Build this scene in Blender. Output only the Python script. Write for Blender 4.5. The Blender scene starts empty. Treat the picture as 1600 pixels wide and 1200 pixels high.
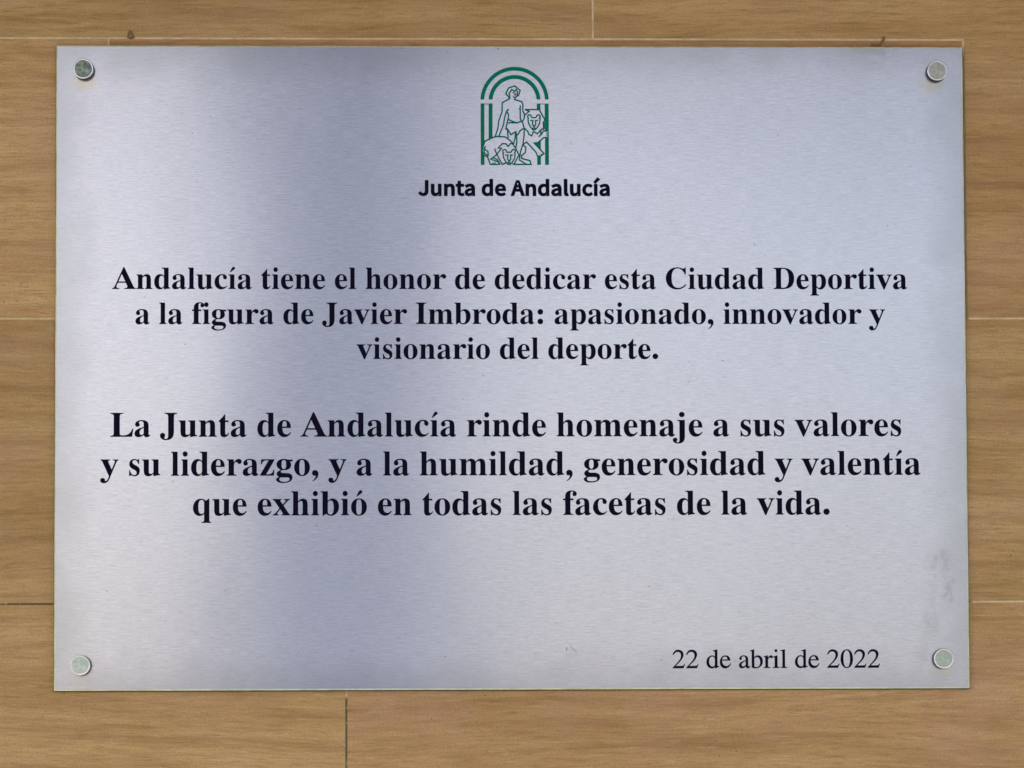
import bpy, bmesh, math, random
from mathutils import Vector

# ------------------------------------------------------------------ scene, camera, light
sc = bpy.context.scene
col = sc.collection
ZC = 1.60                                # height of the middle of the plaque above the ground
cam = bpy.data.cameras.new("camera")
cam.sensor_width = 36.0
cam.lens = 70.338
cam.shift_x = 0.013414
cam.shift_y = 0.289151
cam.clip_start = 0.05
cam.clip_end = 500.0
cam_ob = bpy.data.objects.new("camera", cam)
cam_ob.location = (-0.03, -1.30, ZC - 0.25)
cam_ob.rotation_euler = (math.pi / 2 + 0.0348206, 0.0035101, -0.0154743)
col.objects.link(cam_ob)
sc.camera = cam_ob

SUN_EL, SUN_AZ = math.radians(48), math.radians(200)   # azimuth clockwise from +Y (the wall faces -Y)
world = bpy.data.worlds.new("World")
sc.world = world
world.use_nodes = True
wn = world.node_tree
sky = wn.nodes.new("ShaderNodeTexSky")
sky.sky_type = 'NISHITA'
sky.sun_disc = False
sky.sun_elevation = SUN_EL
sky.sun_rotation = SUN_AZ
sky.air_density = 1.0
sky.dust_density = 3.0
sky.ozone_density = 1.0
wn.links.new(sky.outputs[0], wn.nodes["Background"].inputs[0])
wn.nodes["Background"].inputs[1].default_value = 0.10

sun = bpy.data.lights.new("sun", 'SUN')
sun.energy = 1.0
sun.angle = math.radians(25)
sun.color = (1.0, 0.95, 0.88)
sun_ob = bpy.data.objects.new("sun", sun)
sun_dir = Vector((math.sin(SUN_AZ) * math.cos(SUN_EL), math.cos(SUN_AZ) * math.cos(SUN_EL), math.sin(SUN_EL)))
sun_ob.rotation_euler = sun_dir.to_track_quat('Z', 'Y').to_euler()
sun_ob.location = (-2, -5, 6)
col.objects.link(sun_ob)

sc.view_settings.view_transform = 'Standard'
sc.view_settings.look = 'None'
sc.view_settings.exposure = 0.85
sc.view_settings.gamma = 1.0

# ------------------------------------------------------------------ node helpers
class NT:
    def __init__(self, name):
        self.m = bpy.data.materials.new(name)
        self.m.use_nodes = True
        self.t = self.m.node_tree
        self.b = self.t.nodes["Principled BSDF"]
    def n(self, typ, **kw):
        x = self.t.nodes.new(typ)
        for k, v in kw.items():
            setattr(x, k, v)
        return x
    def set(self, sock, v):
        if isinstance(v, bpy.types.NodeSocket):
            self.t.links.new(v, sock)
        else:
            sock.default_value = v
    def coord(self, which='Object'):
        return self.n("ShaderNodeTexCoord").outputs[which]
    def mapping(self, vec, scale=(1, 1, 1), loc=(0, 0, 0)):
        m = self.n("ShaderNodeMapping")
        self.set(m.inputs['Vector'], vec)
        m.inputs['Scale'].default_value = scale
        self.set(m.inputs['Location'], loc)
        return m.outputs[0]
    def noise(self, vec, scale=1.0, detail=2.0, rough=0.5, dist=0.0, out=0):
        x = self.n("ShaderNodeTexNoise")
        self.set(x.inputs['Vector'], vec)
        x.inputs['Scale'].default_value = scale
        x.inputs['Detail'].default_value = detail
        x.inputs['Roughness'].default_value = rough
        x.inputs['Distortion'].default_value = dist
        return x.outputs[out]
    def ramp(self, fac, stops, interp='LINEAR'):
        r = self.n("ShaderNodeValToRGB")
        r.color_ramp.interpolation = interp
        e = r.color_ramp.elements
        while len(e) < len(stops):
            e.new(0.5)
        for i, (p, c) in enumerate(stops):
            e[i].position = p
            e[i].color = c if len(c) == 4 else (*c, 1)
        self.set(r.inputs[0], fac)
        return r.outputs[0]
    def rng(self, v, a, b, c=0.0, d=1.0):
        x = self.n("ShaderNodeMapRange")
        x.interpolation_type = 'SMOOTHSTEP'
        self.set(x.inputs['Value'], v)
        for i, q in zip((1, 2, 3, 4), (a, b, c, d)):
            x.inputs[i].default_value = q
        return x.outputs[0]
    def mix(self, fac, a, b, mode='MIX'):
        x = self.n("ShaderNodeMix", data_type='RGBA', blend_type=mode)
        self.set(x.inputs[0], fac)
        for s_, v in ((x.inputs[6], a), (x.inputs[7], b)):
            self.set(s_, v if isinstance(v, bpy.types.NodeSocket) else (*v, 1) if len(v) == 3 else v)
        return x.outputs[2]
    def math(self, op, a, b=0.0, c=0.0, clamp=False):
        x = self.n("ShaderNodeMath", operation=op, use_clamp=clamp)
        for i, v in enumerate((a, b, c)):
            if i < len(x.inputs):
                self.set(x.inputs[i], v)
        return x.outputs[0]
    def xyz(self, vec):
        s = self.n("ShaderNodeSeparateXYZ")
        self.set(s.inputs[0], vec)
        return s.outputs
    def bump(self, h, strength=0.3, dist=0.001, normal=None):
        x = self.n("ShaderNodeBump")
        x.inputs['Strength'].default_value = strength
        x.inputs['Distance'].default_value = dist
        self.set(x.inputs['Height'], h)
        if normal is not None:
            self.set(x.inputs['Normal'], normal)
        return x.outputs[0]
    def blob(self, vec, cx, cz, rx, rz, wob=None, soft=0.5):
        """1 inside an uneven ellipse round (cx, cz), 0 outside"""
        s = self.xyz(vec)
        dx = self.math('DIVIDE', self.math('SUBTRACT', s[0], cx), rx)
        dz = self.math('DIVIDE', self.math('SUBTRACT', s[2], cz), rz)
        d = self.math('SQRT', self.math('ADD', self.math('MULTIPLY', dx, dx), self.math('MULTIPLY', dz, dz)))
        if wob is not None:
            d = self.math('ADD', d, wob)
        return self.rng(d, 1.0, 1.0 - soft, 0.0, 1.0)
    def out(self, **kw):
        for k, v in kw.items():
            s_ = self.b.inputs[k.replace('_', ' ')]
            if isinstance(v, tuple) and len(v) == 3 and s_.type == 'RGBA':
                v = (*v, 1)
            self.set(s_, v)
        return self.m

# ------------------------------------------------------------------ materials
def mat_wood_tile():
    k = NT("wood_look_tile")
    oi = k.n("ShaderNodeObjectInfo")
    rnd = oi.outputs['Random']
    co = k.coord('Object')
    off = k.n("ShaderNodeCombineXYZ")
    k.set(off.inputs[0], k.math('MULTIPLY', rnd, 37.0))
    k.set(off.inputs[2], k.math('MULTIPLY', rnd, 91.0))
    v = k.n("ShaderNodeVectorMath", operation='ADD')
    k.set(v.inputs[0], co); k.set(v.inputs[1], off.outputs[0])
    p = v.outputs[0]
    # gentle waviness of the printed grain
    wx = k.noise(k.mapping(p, (2.6, 1, 7.0)), 1.0, 1, 0.5)
    wz = k.math('MULTIPLY', k.math('SUBTRACT', wx, 0.5), 0.035)
    sh = k.n("ShaderNodeCombineXYZ"); k.set(sh.inputs[2], wz)
    v2 = k.n("ShaderNodeVectorMath", operation='ADD')
    k.set(v2.inputs[0], p); k.set(v2.inputs[1], sh.outputs[0])
    q = v2.outputs[0]
    broad = k.noise(k.mapping(q, (2.2, 1, 16)), 1.0, 3, 0.55)
    bands = k.noise(k.mapping(q, (7.5, 1, 110)), 1.0, 4, 0.68, 0.15)
    fibre = k.noise(k.mapping(q, (38, 1, 560)), 1.0, 4, 0.70, 0.1)
    pores = k.noise(k.mapping(q, (70, 1, 900)), 1.0, 2, 0.6)
    blot = k.noise(k.mapping(p, (14, 1, 22)), 1.0, 3, 0.6)
    grit = k.noise(k.mapping(p, (0.7, 1, 1)), 950.0, 2, 0.75)
    base = k.ramp(broad, [(0.30, (0.480, 0.280, 0.090)), (0.50, (0.562, 0.340, 0.121)), (0.70, (0.640, 0.410, 0.165))])
    c = k.mix(k.rng(bands, 0.40, 0.68), base, k.mix(1.0, base, (0.76, 0.70, 0.62), 'MULTIPLY'))
    c = k.mix(k.math('MULTIPLY', k.rng(bands, 0.42, 0.28), 0.35), c, (0.60, 0.42, 0.22))
    c = k.mix(k.math('MULTIPLY', k.rng(fibre, 0.50, 0.70), 0.48), c, (0.27, 0.155, 0.050))
    c = k.mix(k.math('MULTIPLY', k.rng(fibre, 0.46, 0.28), 0.50), c, (0.68, 0.49, 0.25))
    c = k.mix(k.math('MULTIPLY', k.rng(pores, 0.52, 0.68), 0.42), c, (0.26, 0.15, 0.06))
    c = k.mix(k.math('MULTIPLY', k.rng(blot, 0.42, 0.68), 0.30), c, (0.56, 0.315, 0.185))
    g = k.math('ADD', 0.62, k.math('MULTIPLY', grit, 0.76))
    gc = k.n("ShaderNodeCombineColor")
    for i in range(3):
        k.set(gc.inputs[i], g)
    c = k.mix(1.0, c, gc.outputs[0], 'MULTIPLY')
    # tone differs a little from tile to tile
    hv = k.n("ShaderNodeHueSaturation")
    k.set(hv.inputs['Value'], k.math('ADD', 0.93, k.math('MULTIPLY', rnd, 0.14)))
    k.set(hv.inputs['Color'], c)
    c = hv.outputs[0]
    c = k.mix(1.0, c, oi.outputs['Color'], 'MULTIPLY')
    # small dark specks and dirt gathered in places (world position, fixed to this wall)
    geo = k.n("ShaderNodeNewGeometry").outputs['Position']
    sp = k.noise(geo, 520.0, 2, 0.5)
    where = k.noise(geo, 16.0, 2, 0.5)
    c = k.mix(k.math('MULTIPLY', k.rng(sp, 0.67, 0.73), k.rng(where, 0.50, 0.66)), c, (0.06, 0.04, 0.025))
    h = k.math('ADD', k.math('MULTIPLY', fibre, -0.7), k.math('MULTIPLY', pores, -0.5))
    nb = k.bump(h, 0.35, 0.0004)
    return k.out(Base_Color=c, Roughness=k.math('ADD', 0.42, k.math('MULTIPLY', fibre, 0.25)), Normal=nb, Specular_IOR_Level=0.35)

def mat_grout():
    k = NT("pale_grout")
    geo = k.n("ShaderNodeNewGeometry").outputs['Position']
    n1 = k.noise(geo, 90.0, 3, 0.6)
    n2 = k.noise(geo, 900.0, 2, 0.6)
    c = k.mix(k.rng(n1, 0.35, 0.7), (0.78, 0.59, 0.33), (0.60, 0.43, 0.22))
    c = k.mix(k.math('MULTIPLY', k.rng(n2, 0.5, 0.8), 0.4), c, (0.30, 0.22, 0.14))
    s = k.xyz(geo)
    # black dirt in the lowest visible joints; plaque's shadow painted on the joint beside it
    low = k.rng(s[2], ZC - 0.10, ZC - 0.15)
    leftish = k.rng(s[0], 0.10, -0.05)
    brk = k.rng(k.noise(geo, 110.0, 3, 0.65), 0.32, 0.48)
    dirt_shade = k.math('MULTIPLY', k.math('MULTIPLY', low, leftish), brk)
    side_shade = k.math('MULTIPLY', k.rng(s[0], 0.2965, 0.2975), k.rng(s[2], ZC + 0.212, ZC + 0.204))
    side_shade = k.math('MULTIPLY', side_shade, k.rng(s[0], 0.3005, 0.2995))
    dirt_shade = k.math('MAXIMUM', dirt_shade, k.math('MULTIPLY', side_shade, 0.7))
    c = k.mix(k.math('MULTIPLY', dirt_shade, 0.85), c, (0.040, 0.033, 0.016))
    return k.out(Base_Color=c, Roughness=0.9, Normal=k.bump(n2, 0.4, 0.0003))

def mat_plate():
    k = NT("brushed_steel")
    co = k.coord('Object')            # x, z in metres from the middle of the plate
    wob = k.math('MULTIPLY', k.math('SUBTRACT', k.noise(co, 60.0, 4, 0.65), 0.5), 1.1)
    wob2 = k.math('MULTIPLY', k.math('SUBTRACT', k.noise(co, 260.0, 3, 0.6), 0.5), 0.5)
    wob = k.math('ADD', wob, wob2)
    g1 = k.noise(k.mapping(co, (90, 1, 1900)), 1.0, 3, 0.65)
    g2 = k.noise(k.mapping(co, (300, 1, 2600), (3, 0, 1)), 1.0, 2, 0.6)
    mot = k.noise(k.mapping(co, (30, 1, 55)), 1.0, 4, 0.6)
    big = k.noise(k.mapping(co, (6, 1, 5)), 1.0, 3, 0.55)
    grain = k.math('ADD', k.math('MULTIPLY', g1, 0.6), k.math('MULTIPLY', g2, 0.4))
    c = k.ramp(grain, [(0.30, (0.430, 0.428, 0.460)), (0.50, (0.590, 0.584, 0.622)), (0.70, (0.730, 0.722, 0.762))])
    c = k.mix(k.math('MULTIPLY', k.rng(mot, 0.40, 0.75), 0.16), c, (0.62, 0.60, 0.66))
    c = k.mix(k.math('MULTIPLY', k.rng(big, 0.45, 0.70), 0.16), c, (0.66, 0.68, 0.74))
    # yellowish drips below the four fixings
    rust = 0.0
    for cx, cz, a in ((-0.2785, 0.1865, 0.48), (0.2775, 0.1858, 0.52), (-0.2790, -0.2015, 0.22), (0.2785, -0.1990, 0.38)):
        b = k.blob(co, cx, cz, 0.0110, 0.0088, wob, 0.8)
        rust = k.math('MAXIMUM', rust, k.math('MULTIPLY', b, a))
    c = k.mix(rust, c, (0.60, 0.49, 0.26))
    # grey grime in the lower right and round the right-hand fixings
    gr = 0.0
    for cx, cz, rx, rz, a in ( (0.2665, -0.1900, 0.0080, 0.0110, 0.40),
(0.2900, 0.1850, 0.0090, 0.0240, 0.42), (0.2890, -0.1800, 0.0100, 0.0180, 0.30),
                              (-0.2890, -0.1820, 0.0090, 0.0100, 0.22), (-0.2860, 0.1200, 0.0130, 0.0700, 0.18)):  # tall faint one at the left paints in a dark edge reflection
        gr = k.math('MAXIMUM', gr, k.math('MULTIPLY', k.blob(co, cx, cz, rx, rz, wob, 0.9), a))
    # tall mottled stain above the lower right fixing
    rag = k.rng(k.noise(k.mapping(co, (1, 1, 0.55)), 210.0, 5, 0.72), 0.40, 0.62)
    st = k.math('MAXIMUM', k.blob(co, 0.2800, -0.1290, 0.0150, 0.0200, wob, 0.9), k.blob(co, 0.2850, -0.1480, 0.0120, 0.0300, wob, 0.9))
    st = k.math('MAXIMUM', st, k.math('MULTIPLY', k.blob(co, 0.2730, -0.1640, 0.0110, 0.0380, wob, 0.9), 0.6))
    gr = k.math('MAXIMUM', gr, k.math('MULTIPLY', k.math('MULTIPLY', st, k.math('ADD', 0.35, k.math('MULTIPLY', rag, 0.65))), 0.78))
    # duller mottled grey that strengthens towards the edges
    se = k.xyz(co)
    ex = k.math('SUBTRACT', 0.297, k.math('ABSOLUTE', se[0]))
    ez = k.math('SUBTRACT', 0.211, k.math('ABSOLUTE', se[2]))
    ed = k.math('ADD', k.math('MINIMUM', ex, ez), k.math('MULTIPLY', k.math('SUBTRACT', k.noise(co, 28.0, 4, 0.65), 0.5), 0.045))
    gr = k.math('MAXIMUM', gr, k.math('MULTIPLY', k.rng(ed, 0.032, -0.004), 0.55))
    c = k.mix(gr, c, (0.40, 0.40, 0.41))
    # brown smear running down from the wall at the top edge
    sm = k.math('MULTIPLY', k.blob(co, 0.2330, 0.2085, 0.0200, 0.0045, wob, 0.8), 0.60)
    c = k.mix(sm, c, (0.40, 0.39, 0.30))
    sm = k.math('MULTIPLY', k.blob(co, 0.2440, 0.2075, 0.0050, 0.0045, wob2, 0.8), 0.65)
    c = k.mix(sm, c, (0.38, 0.41, 0.44))
    for cx, cz, r in ((-0.0083, 0.2093, 0.0007), (-0.0720, 0.2096, 0.0006), (0.1350, -0.0715, 0.0007), (0.0165, -0.0665, 0.0005)):
        c = k.mix(k.math('MULTIPLY', k.blob(co, cx, cz, r, r, wob2, 0.6), 0.85), c, (0.05, 0.045, 0.045))
    # tiny black specks
    sp = k.noise(co, 420.0, 1, 0.4)
    c = k.mix(k.math('MULTIPLY', k.rng(sp, 0.81, 0.84), 0.6), c, (0.10, 0.10, 0.12))
    rough = k.math('ADD', 0.16, k.math('MULTIPLY', grain, 0.08))
    tg = k.n("ShaderNodeTangent", direction_type='UV_MAP')
    # the sheet is not quite flat
    wav = k.noise(k.mapping(co, (5.5, 1, 4.5), (0.35, 0, 2.1)), 1.0, 1.5, 0.45)
    nb = k.bump(grain, 0.16, 0.0002, k.bump(wav, 1.0, 0.0016))
    m = k.out(Base_Color=c, Metallic=1.0, Roughness=rough, Anisotropic=0.60, Anisotropic_Rotation=0.25,
              Tangent=tg.outputs[0], Normal=nb)
    # weathered film over the brushing: a second, much broader reflection
    b2 = k.n("ShaderNodeBsdfPrincipled")
    k.set(b2.inputs['Base Color'], c)
    b2.inputs['Metallic'].default_value = 1.0
    b2.inputs['Roughness'].default_value = 0.50
    k.set(b2.inputs['Normal'], nb)
    mx = k.n("ShaderNodeMixShader")
    mx.inputs[0].default_value = 0.36
    k.t.links.new(k.b.outputs[0], mx.inputs[1])
    k.t.links.new(b2.outputs[0], mx.inputs[2])
    k.t.links.new(mx.outputs[0], k.t.nodes["Material Output"].inputs[0])
    return m

def mat_edge():
    k = NT("fringe_tinted_edge")
    co = k.coord('Object')
    n = k.noise(co, 120.0, 3, 0.6)
    c = k.mix(k.rng(n, 0.35, 0.7), (0.80, 0.80, 0.46), (0.60, 0.59, 0.33))  # yellowish lens fringe put into the edge's own colour
    return k.out(Base_Color=c, Metallic=0.25, Roughness=0.45)

def mat_ink(name, c1, c2, rough=0.6):
    k = NT(name)
    co = k.coord('Object')
    n = k.noise(co, 700.0, 2, 0.6)
    return k.out(Base_Color=k.mix(n, c1, c2), Roughness=rough, Specular_IOR_Level=0.05)

def mat_cap(name, c1, c2, c3, rough):
    k = NT(name)
    co = k.coord('Object')
    s = k.xyz(co)
    n = k.noise(co, 330.0, 3, 0.6)
    n2 = k.noise(co, 900.0, 2, 0.6)
    r = k.math('SQRT', k.math('ADD', k.math('MULTIPLY', s[0], s[0]), k.math('MULTIPLY', s[2], s[2])))
    ring = k.math('MULTIPLY', k.math('ADD', k.math('SINE', k.math('MULTIPLY', r, 16000.0)), 1.0), 0.5)
    c = k.mix(k.rng(n, 0.32, 0.62), c1, c2)
    c = k.mix(k.math('MULTIPLY', k.rng(n2, 0.60, 0.75), 0.6), c, c3)
    return k.out(Base_Color=c, Metallic=0.75, Roughness=rough, Normal=k.bump(k.math('ADD', ring, n2), 0.12, 0.0001))

def mat_simple(name, col_, rough, metal=0.0, scale=200.0, var=0.2):
    k = NT(name)
    n = k.noise(k.coord('Object'), scale, 3, 0.6)
    c = k.mix(n, tuple(x * (1 - var) for x in col_), tuple(min(1, x * (1 + var)) for x in col_))
    return k.out(Base_Color=c, Roughness=rough, Metallic=metal)

M_TILE = mat_wood_tile()
M_GROUT = mat_grout()
M_PLATE = mat_plate()
M_EDGE = mat_edge()
M_INK = mat_ink("dark_navy_ink", (0.0035, 0.002, 0.011), (0.006, 0.004, 0.020))
M_GREEN = mat_ink("green_ink", (0.002, 0.165, 0.090), (0.004, 0.210, 0.122))
M_LINE = mat_ink("fine_green_ink", (0.002, 0.130, 0.092), (0.004, 0.165, 0.120))
M_RIM = mat_simple("polished_rim", (0.80, 0.78, 0.79), 0.22, 1.0, 900, 0.1)
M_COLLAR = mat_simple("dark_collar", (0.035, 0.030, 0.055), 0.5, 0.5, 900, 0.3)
M_GROUND = mat_simple("grey_paving", (0.66, 0.67, 0.69), 0.9, 0.0, 6, 0.15)
M_STANDIN = mat_simple("standin_blue_grey", (0.52, 0.66, 0.95), 0.8, 0.0, 8, 0.1)
SLAB_Z, SLAB_D = ZC + 0.95, 1.9
M_SHADE_SLAB = mat_simple("shade_slab_grey", (0.30, 0.27, 0.24), 0.9, 0.0, 8, 0.1)
M_MUD = mat_simple("brown_crust", (0.23, 0.13, 0.04), 0.85, 0.0, 900, 0.5)

# ------------------------------------------------------------------ object helpers
def link(name, mesh, mat=None, parent=None, loc=(0, 0, 0)):
    if mat is not None and not mesh.materials:
        mesh.materials.append(mat)
    o = bpy.data.objects.new(name, mesh)
    o.location = loc
    o.parent = parent
    col.objects.link(o)
    return o

def tag(o, label=None, cat=None, group=None, kind=None):
    for a, b in (('label', label), ('category', cat), ('group', group), ('kind', kind)):
        if b:
            o[a] = b
    return o

def slab(name, outline, y_front, depth, bevel=0.0, segs=1):
    """a prism: outline of (x, z) points seen from the front, front face at y_front, going back by depth"""
    bm = bmesh.new()
    f = bm.faces.new([bm.verts.new((x, y_front, z)) for x, z in outline])
    f.normal_update()
    if f.normal.y > 0:
        f.normal_flip()
    rim = list(f.edges)
    back = bmesh.ops.extrude_face_region(bm, geom=[f])
    for v in back['geom']:
        if isinstance(v, bmesh.types.BMVert):
            v.co.y = y_front + depth
    bmesh.ops.recalc_face_normals(bm, faces=bm.faces[:])
    if bevel:
        ed = [e for e in bm.edges if all(abs(v.co.y - y_front) < 1e-7 for v in e.verts)]
        bmesh.ops.bevel(bm, geom=ed, offset=bevel, segments=segs, affect='EDGES', profile=0.5)
    me = bpy.data.meshes.new(name)
    bm.to_mesh(me)
    bm.free()
    return me

def filled(name, contours, y_back, thick, offset=0.0, sx=1.0, sz=1.0):
    """flat outlines with holes, filled and given a little thickness, standing on the plane y = y_back"""
    cu = bpy.data.curves.new(name, 'CURVE')
    cu.dimensions = '2D'
    cu.fill_mode = 'BOTH'
    cu.extrude = thick / 2 * 1000
    cu.offset = offset * 1000
    for c in contours:
        sp = cu.splines.new('POLY')
        sp.points.add(len(c) - 1)
        for pt, (x, z) in zip(sp.points, c):
            pt.co = (x * 1000, z * 1000, 0, 1)
        sp.use_cyclic_u = True
    tmp = bpy.data.objects.new(name, cu)
    me = bpy.data.meshes.new_from_object(tmp)
    bpy.data.objects.remove(tmp)
    bpy.data.curves.remove(cu)
    for v in me.vertices:
        x, z, d = v.co
        v.co = (x / 1000, y_back - thick / 2 - d / 1000, z / 1000)
    me.name = name
    bm = bmesh.new()
    bm.from_mesh(me)
    bmesh.ops.recalc_face_normals(bm, faces=bm.faces[:])
    bm.to_mesh(me)
    bm.free()
    return me

def strokes(name, lines, width, y_back, thick):
    """drawn lines: a mitred strip of small raised quads along each polyline"""
    bm = bmesh.new()
    lay = 0
    for ln in lines:
        pts = [Vector((x, z)) for x, z in ln]
        L, R = [], []
        for i, p in enumerate(pts):
            d1 = (pts[i] - pts[i - 1]).normalized() if i else None
            d2 = (pts[i + 1] - pts[i]).normalized() if i < len(pts) - 1 else None
            if d1 is None: d1 = d2
            if d2 is None: d2 = d1
            n1 = Vector((-d1.y, d1.x)); n2 = Vector((-d2.y, d2.x))
            m = (n1 + n2)
            m = n1 if m.length < 0.35 else m.normalized()
            k = min(1.8, 1.0 / max(0.4, m.dot(n1)))
            L.append(p + m * width / 2 * k); R.append(p - m * width / 2 * k)
        t = thick + lay * 2e-6
        lay += 1
        yf = y_back - t
        vf = [(bm.verts.new((a.x, yf, a.y)), bm.verts.new((b.x, yf, b.y)), bm.verts.new((a.x, y_back, a.y)), bm.verts.new((b.x, y_back, b.y))) for a, b in zip(L, R)]
        for a, b in zip(vf, vf[1:]):
            bm.faces.new((a[0], a[1], b[1], b[0]))
            bm.faces.new((a[2], a[0], b[0], b[2]))
            bm.faces.new((a[1], a[3], b[3], b[1]))
    bmesh.ops.recalc_face_normals(bm, faces=bm.faces[:])
    me = bpy.data.meshes.new(name)
    bm.to_mesh(me)
    bm.free()
    return me

def disc(name, profile, n=56):
    """turned shape: profile of (radius, y) from the middle of the front outwards and back"""
    bm = bmesh.new()
    rings = []
    for r, y in profile:
        if r == 0:
            rings.append([bm.verts.new((0, y, 0))])
        else:
            rings.append([bm.verts.new((r * math.cos(2 * math.pi * i / n), y, r * math.sin(2 * math.pi * i / n))) for i in range(n)])
    for a, b in zip(rings, rings[1:]):
        for i in range(n):
            j = (i + 1) % n
            if len(a) == 1:
                bm.faces.new((a[0], b[i], b[j]))
            else:
                bm.faces.new((a[i], b[i], b[j], a[j]))
    bmesh.ops.recalc_face_normals(bm, faces=bm.faces[:])
    me = bpy.data.meshes.new(name)
    bm.to_mesh(me)
    bm.free()
    return me

# ------------------------------------------------------------------ the setting
bm = bmesh.new()
bmesh.ops.create_grid(bm, x_segments=8, y_segments=8, size=60.0)
me = bpy.data.meshes.new("ground"); bm.to_mesh(me); bm.free()
tag(link("ground", me, M_GROUND), kind='structure')

wall = tag(bpy.data.objects.new("tiled_wall", None),
           "wall of wood look tiles in staggered rows with thin pale joints, behind the steel plaque", "wall")
wall.location = (0, 0.0, 0)
col.objects.link(wall)
J0, J1, J2 = 0.2172, 0.0320, -0.1544      # joint heights measured from the plaque's middle
J3, JT = J2 - 0.1862, J0 + 0.1862
GAP = 0.00125
def rect(x0, x1, z0, z1):
    g = GAP / 2
    return [(x0 + g, z0 + g), (x1 - g, z0 + g), (x1 - g, z1 - g), (x0 + g, z1 - g)]
g = GAP / 2
tiles = [
    rect(-1.14, 0.0540, J0, JT),
    [(0.0540 + g, J0 + g), (0.2985 + g, J0 + g), (0.2985 + g, J1 + g), (1.20, J1 + g), (1.20, JT - g), (0.0540 + g, JT - g)],
    rect(-1.14, -0.2638, J1, J0), rect(-0.2638, 0.2985, J1, J0),
    rect(-1.14, -0.52, J2, J1), rect(-0.52, 0.66, J2, J1), rect(0.66, 1.20, J2, J1),
    rect(-1.14, -0.1084, J3, J2), rect(-0.1084, 1.08, J3, J2), rect(1.08, 1.20, J3, J2),
]
z = J3
for i in range(7):                         # rows down to the ground
    z0 = max(z - 0.1862, -ZC + 0.002)
    x = -1.14 + (0.35, 0.8, 0.15, 0.6)[i % 4]
    tiles += [rect(-1.14, x, z0, z), rect(x, min(x + 1.19, 1.20), z0, z)]
    if x + 1.19 < 1.19:
        tiles.append(rect(x + 1.19, 1.20, z0, z))
    z = z0
z = JT
for i in range(5):                         # rows above
    x = -1.14 + (0.7, 0.25, 0.9, 0.45, 0.1)[i]
    tiles += [rect(-1.14, x, z, z + 0.1862), rect(x, min(x + 1.19, 1.20), z, z + 0.1862)]
    if x + 1.19 < 1.19:
        tiles.append(rect(x + 1.19, 1.20, z, z + 0.1862))
    z += 0.1862
WALL_TOP = z
TONES = {0: (0.88, 0.87, 0.84, 1), 1: (0.88, 0.84, 0.82, 1), 3: (0.86, 0.74, 0.74, 1), 2: (1.0, 0.97, 0.97, 1), 8: (1.05, 1.03, 1.08, 1)}
for t in tiles:
    cx = sum(p[0] for p in t) / len(t); cz = sum(p[1] for p in t) / len(t)
    me = slab("tile", [(a - cx, b - cz) for a, b in t], 0.0, 0.008, 0.00025)
    o = link("tile", me, M_TILE, wall, (cx, 0.0, cz + ZC))
    o.color = TONES.get(tiles.index(t), (1, 1, 1, 1))
me = slab("grout", [(-1.14, -ZC), (1.20, -ZC), (1.20, WALL_TOP), (-1.14, WALL_TOP)], 0.00022, 0.12)
link("grout", me, M_GROUT, wall, (0, 0, ZC))

# unseen block added for the person behind the camera; mirrored as a dark band
standin = slab("person_standin", [(-0.225, 0), (0.225, 0), (0.225, 4.2), (-0.225, 4.2)], -0.225, 0.45, 0.02, 2)
tag(link("person_standin", standin, M_STANDIN, None, (-0.305, -3.3, 0.0)),
    "blue grey pillar mirrored as a soft dark band left of the plaque's middle", "person_standin")

# unseen slab added to darken the upper part of the wall and plate
me = slab("shade_slab", [(-2.2, SLAB_Z), (2.2, SLAB_Z), (2.2, SLAB_Z + 0.15), (-2.2, SLAB_Z + 0.15)], -SLAB_D, SLAB_D - 0.001, 0.01)
tag(link("shade_slab", me, M_SHADE_SLAB), "unseen flat slab added above the wood look wall to shade its upper part", "shade_slab")

# crusts of brown dirt stuck on the joint above the plaque
for lab, lines, w in (("small arched brown crust above the joint at the upper left", [[(-0.2508, 0.2178), (-0.2504, 0.2205), (-0.2497, 0.2215), (-0.2488, 0.2208), (-0.2476, 0.2180)], [(-0.2512, 0.2178), (-0.2492, 0.2172), (-0.2472, 0.2178)]], 0.0013),
                      ("brown crust on the plaque's top edge at the right", [[(0.2453, 0.2190), (0.2462, 0.2182), (0.2461, 0.2172), (0.2450, 0.2162), (0.2446, 0.2148)], [(0.2375, 0.2136), (0.2400, 0.2133), (0.2440, 0.2138)]], 0.0014)):
    tag(link("dirt_crust", strokes("dirt_crust", [[(x, z + ZC) for x, z in l] for l in lines], w, 0.0, 0.0008), M_MUD, wall), lab)

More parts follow.
